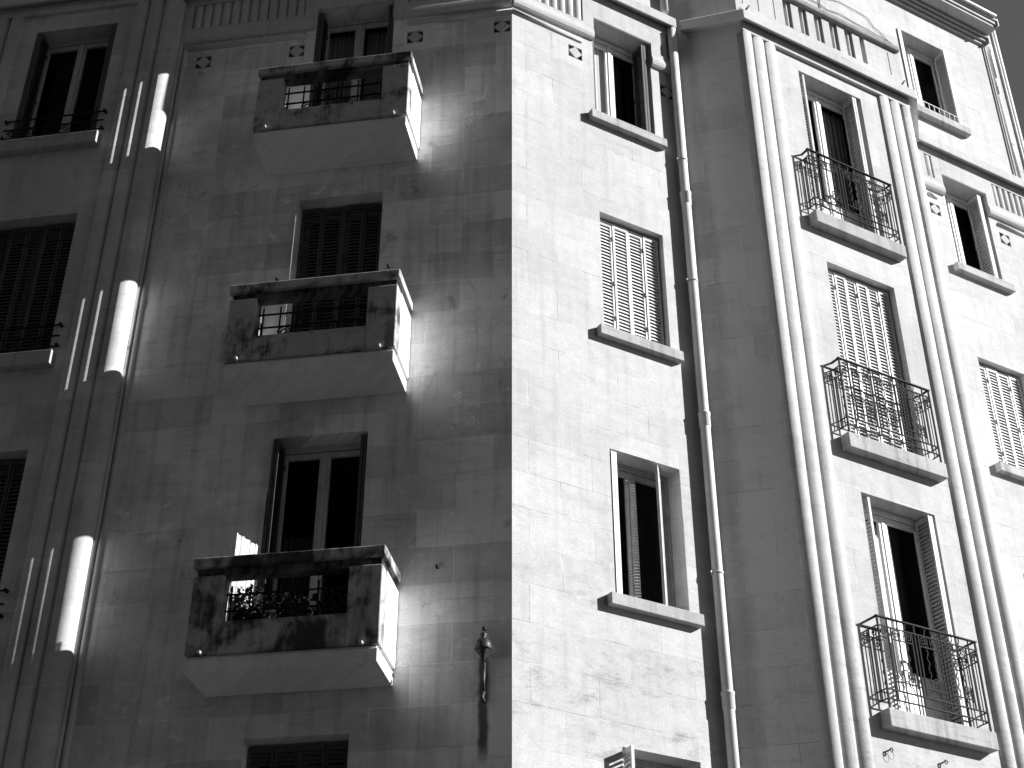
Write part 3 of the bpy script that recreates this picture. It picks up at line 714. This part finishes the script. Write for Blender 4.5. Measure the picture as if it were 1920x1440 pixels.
# cane screen and plants on the lowest balcony
def cane():
    mb = MB(); s = FL.sub(2.518, .43, math.atan2(-.30, -.17))
    n = 17
    for k in range(n):
        u = k * .0158; top = 7.83 - .035 * (k / n) + random.uniform(-.012, .012)
        mb.tube(s, [(u, random.uniform(-.004, .004), 6.6), (u + random.uniform(-.003, .003), random.uniform(-.004, .004), top)], .0085, 5)
    o = mb.build('cane_screen', CANE, None, at=FL.w(2.5, .3, 6.57))
    tag(o, 'sunlit white cane screen standing at the left end of the lowest stone balcony', 'screen')
cane()
def plant(t, dep, z, r, h, label, n=170):
    e = empty('potted_plant', FL.w(t, dep, z)); tag(e, label, 'plant', 'plants behind the grille of the lowest stone balcony')
    mb = MB(); mb.lathe(FL, t, dep, [(.001, z), (r * .45, z), (r * .62, z + .16), (r * .66, z + .16), (r * .66, z + .19), (.001, z + .18)], 14); mb.build('flower_pot', POT, e)
    mb = MB()
    for _ in range(7):
        a = random.uniform(0, 6.28); mb.tube(FL, [(t, dep, z + .17), (t + r * .4 * math.sin(a), dep + r * .3 * math.cos(a), z + .17 + h * .5), (t + r * .9 * math.sin(a), dep + r * .6 * math.cos(a), z + .17 + h * .85)], .004, 4)
    mb.build('stem', LEAF, e)
    mb = MB()
    for _ in range(n):
        a, q, u = random.uniform(0, 6.28), random.random() ** .5, random.random()
        c = (t + r * q * math.sin(a), min(.43, dep + r * q * .6 * math.cos(a)), z + .2 + h * u)
        s = random.uniform(.02, .042); b1, b2 = random.uniform(0, 6.28), random.uniform(-1, 1)
        x = (s * math.cos(b1), s * .6 * math.sin(b1), s * b2); y = (-s * .5 * math.sin(b1), s * .5 * math.cos(b1), s * .3)
        mb.face(FL, [tuple(c[i] - x[i] for i in range(3)), tuple(c[i] + y[i] for i in range(3)), tuple(c[i] + x[i] for i in range(3)), tuple(c[i] - y[i] for i in range(3))])
    mb.build('foliage', LEAF, e)
plant(1.55, .28, 6.57, .19, .50, 'dark bushy pot plant at the right end of the lowest stone balcony, behind its grille')
plant(1.92, .28, 6.57, .20, .47, 'dark bushy pot plant in the middle of the lowest stone balcony, behind its grille')
plant(2.24, .26, 6.57, .17, .42, 'dark bushy pot plant beside the cane screen on the lowest stone balcony, behind its grille', 130)
plant(2.36, .37, 6.62, .16, .46, 'dark dense pot plant on the lowest stone balcony, in front of the cane screen', 380)

# ------------------------------------------------------------------ drainpipes
def pipe(name, f, t, dep, r, z0, z1, collars, label, sockets=()):
    e = empty(name, f.w(t, dep, z0)); tag(e, label, 'drainpipe')
    mb = MB(); mb.lathe(f, t, dep, [(.001, z0), (r, z0), (r, z1 - .02), (r * .6, z1), (.001, z1)], 24); mb.build('pipe_run', PIPE, e)
    for z in sockets:
        mb = MB(); mb.lathe(f, t, dep, [(r + .0005, z), (r + .009, z + .008), (r + .009, z + .15), (r + .014, z + .155), (r + .014, z + .175), (r + .0005, z + .18)], 24); mb.build('pipe_socket', PIPE, e)
    for z in collars:
        mb = MB(); mb.lathe(f, t, dep, [(r + .0005, z), (r + .008, z + .002), (r + .008, z + .022), (r + .0005, z + .024)], 24)
        mb.box(f, t - .012, t + .012, dep - r - .03, dep - r + .01, z, z + .024); mb.box(f, t - r - .03, t - r, dep - .01, dep + .01, z, z + .024)
        mb.build('pipe_bracket', ZINC, e)
    return e
pipe('drainpipe', FR, 2.322, .086, .055, 0, 15.68, [13.40, 11.585, 7.94, 5.7, 3.0], 'long white drainpipe with brackets running down the inner corner beside the dark flank', [12.73, 9.66, 6.53])
pipe('drainpipe', FR, 2.245, .07, .052, 15.93, 18.66, [17.3], 'short length of drainpipe rising above the cornice at the inner corner', [])
e = pipe('drainpipe', FR, 8.775, -.058, .055, 15.95, 17.95, [16.7], 'drainpipe on the attic wall at the far right end under the eave', [17.74])
mb = MB(); mb.lathe(FR, 8.83, -.055, [(.001, 18.04), (.042, 18.06), (.045, 18.66), (.06, 18.72), (.064, 18.80), (.001, 18.80)], 18); mb.build('hopper', PIPE, e)
mb = MB(); mb.tube(FR, [(8.775, -.058, 17.93), (8.79, -.056, 18.0), (8.828, -.055, 18.10)], .05, 12); mb.build('pipe_bend', PIPE, e)

# ------------------------------------------------------------------ small fittings
e = empty('wall_fitting', FL.w(.25, 0, 6.6)); tag(e, 'dark pear shaped metal fitting on the shaded wall beside the corner, rust run below it', 'wall fitting')
mb = MB(); mb.lathe(FL, .25, .045, [(.001, 6.565), (.018, 6.58), (.028, 6.61), (.052, 6.65), (.072, 6.69), (.074, 6.72), (.06, 6.765), (.035, 6.79), (.02, 6.80), (.03, 6.815), (.03, 6.835), (.015, 6.845), (.001, 6.85)], 24)
mb.build('pear_body', FITTING, e)
mb = MB(); mb.lathe(FL, .25, .045, [(.062, 6.672), (.080, 6.685), (.080, 6.697), (.07, 6.705)], 24); mb.build('rim', FITTING, e)
mb = MB(); mb.tube(FL, [(.25, .02, 6.57), (.252, .02, 6.42), (.245, .02, 6.30)], [.022, .016, .010], 8); mb.tube(FL, [(.245, .02, 6.30), (.26, .03, 6.25), (.24, .03, 6.20)], .016, 7); mb.build('stem', FITTING, e)
def stud(f, t, z, dep, label):
    mb = MB(); mb.tube(f, [(t, dep - .01, z), (t, dep + .035, z - .004)], [.020, .016], 8); mb.tube(f, [(t, dep + .03, z), (t, dep + .045, z)], .008, 6)
    o = mb.build('stud', FITTING, None, at=f.w(t, dep, z)); tag(o, label, 'stud')
stud(FL, .252, 6.90, 0, 'small round metal stud on the shaded wall just above the pear shaped fitting')
stud(FL, 2.56, 11.10, 0, 'small round metal stud left of the shuttered street window, above the middle balcony')
stud(FL, 1.33, 11.13, 0, 'small round metal stud right of the shuttered street window, above the middle balcony')
stud(FL, .70, 7.55, 0, 'small metal stud on the shaded wall to the right of the lowest stone balcony coping')
def hook(f, t, z, dep, label, dt=.055, dz=.09):
    mb = MB(); mb.tube(f, [(t, dep - .02, z), (t + dt, dep + .02, z + dz)], .014, 7)
    o = mb.build('scupper_pipe', CABLE, None, at=f.w(t, dep, z)); tag(o, label, 'pipe stub')
hook(FR, 3.12, 15.93, BD + .06, 'short black pipe stub on the cornice at the left end of the bay')
hook(FR, 5.80, 15.92, BD + .06, 'short black pipe stub on the cornice at the right end of the bay')
def eye(f, t, z, dep, label, loop):
    mb = MB(); mb.tube(f, [(t, dep - .01, z), (t, dep + .05, z + .01)], .008, 6)
    mb.tube(f, [(t + .016 * math.cos(a * .63), dep + .045, z - .006 + .02 * math.sin(a * .63)) for a in range(10)], .007, 5, True)
    if loop: mb.tube(f, [(t - .005 + .036 * math.cos(a * .45), dep + .03, z - .05 + .045 * math.sin(a * .45)) for a in range(14)], .0022, 4, True)
    o = mb.build('wall_eye', CABLE, None, at=f.w(t, dep, z)); tag(o, label, 'hook')
eye(FR, 3.815, 6.25, BD, 'small wire eye under the left half of the lowest iron balcony, with a loose loop', True)
eye(FR, 4.515, 6.25, BD, 'small wire eye under the right half of the lowest iron balcony', False)
def cable(pts, label, r=.006):
    mb = MB(); mb.tube(FR, [(t, .012 + .004 * (k % 2), z) for k, (t, z) in enumerate(pts)], r, 5)
    o = mb.build('cable', CABLE, None, at=FR.w(pts[0][0], .01, pts[0][1])); tag(o, label, 'cable')
cable([(4.6, 17.75), (5.14, 17.74), (5.279, 17.70), (5.514, 17.74), (5.8, 17.715), (6.064, 17.695), (6.427, 17.67), (6.604, 17.62)], 'cable stapled level along the attic wall above the balustrade')
cable([(4.9, 17.95), (5.306, 17.94), (5.555, 18.02), (5.841, 18.0), (6.02, 17.985), (6.11, 17.95), (6.181, 17.84), (6.25, 17.80), (6.333, 17.762), (6.448, 17.66)], 'cable looping down the attic wall left of the attic window', .005)
cable([(5.155, 18.6), (5.153, 17.837), (5.143, 17.65)], 'short cable hanging straight down the attic wall', .007)
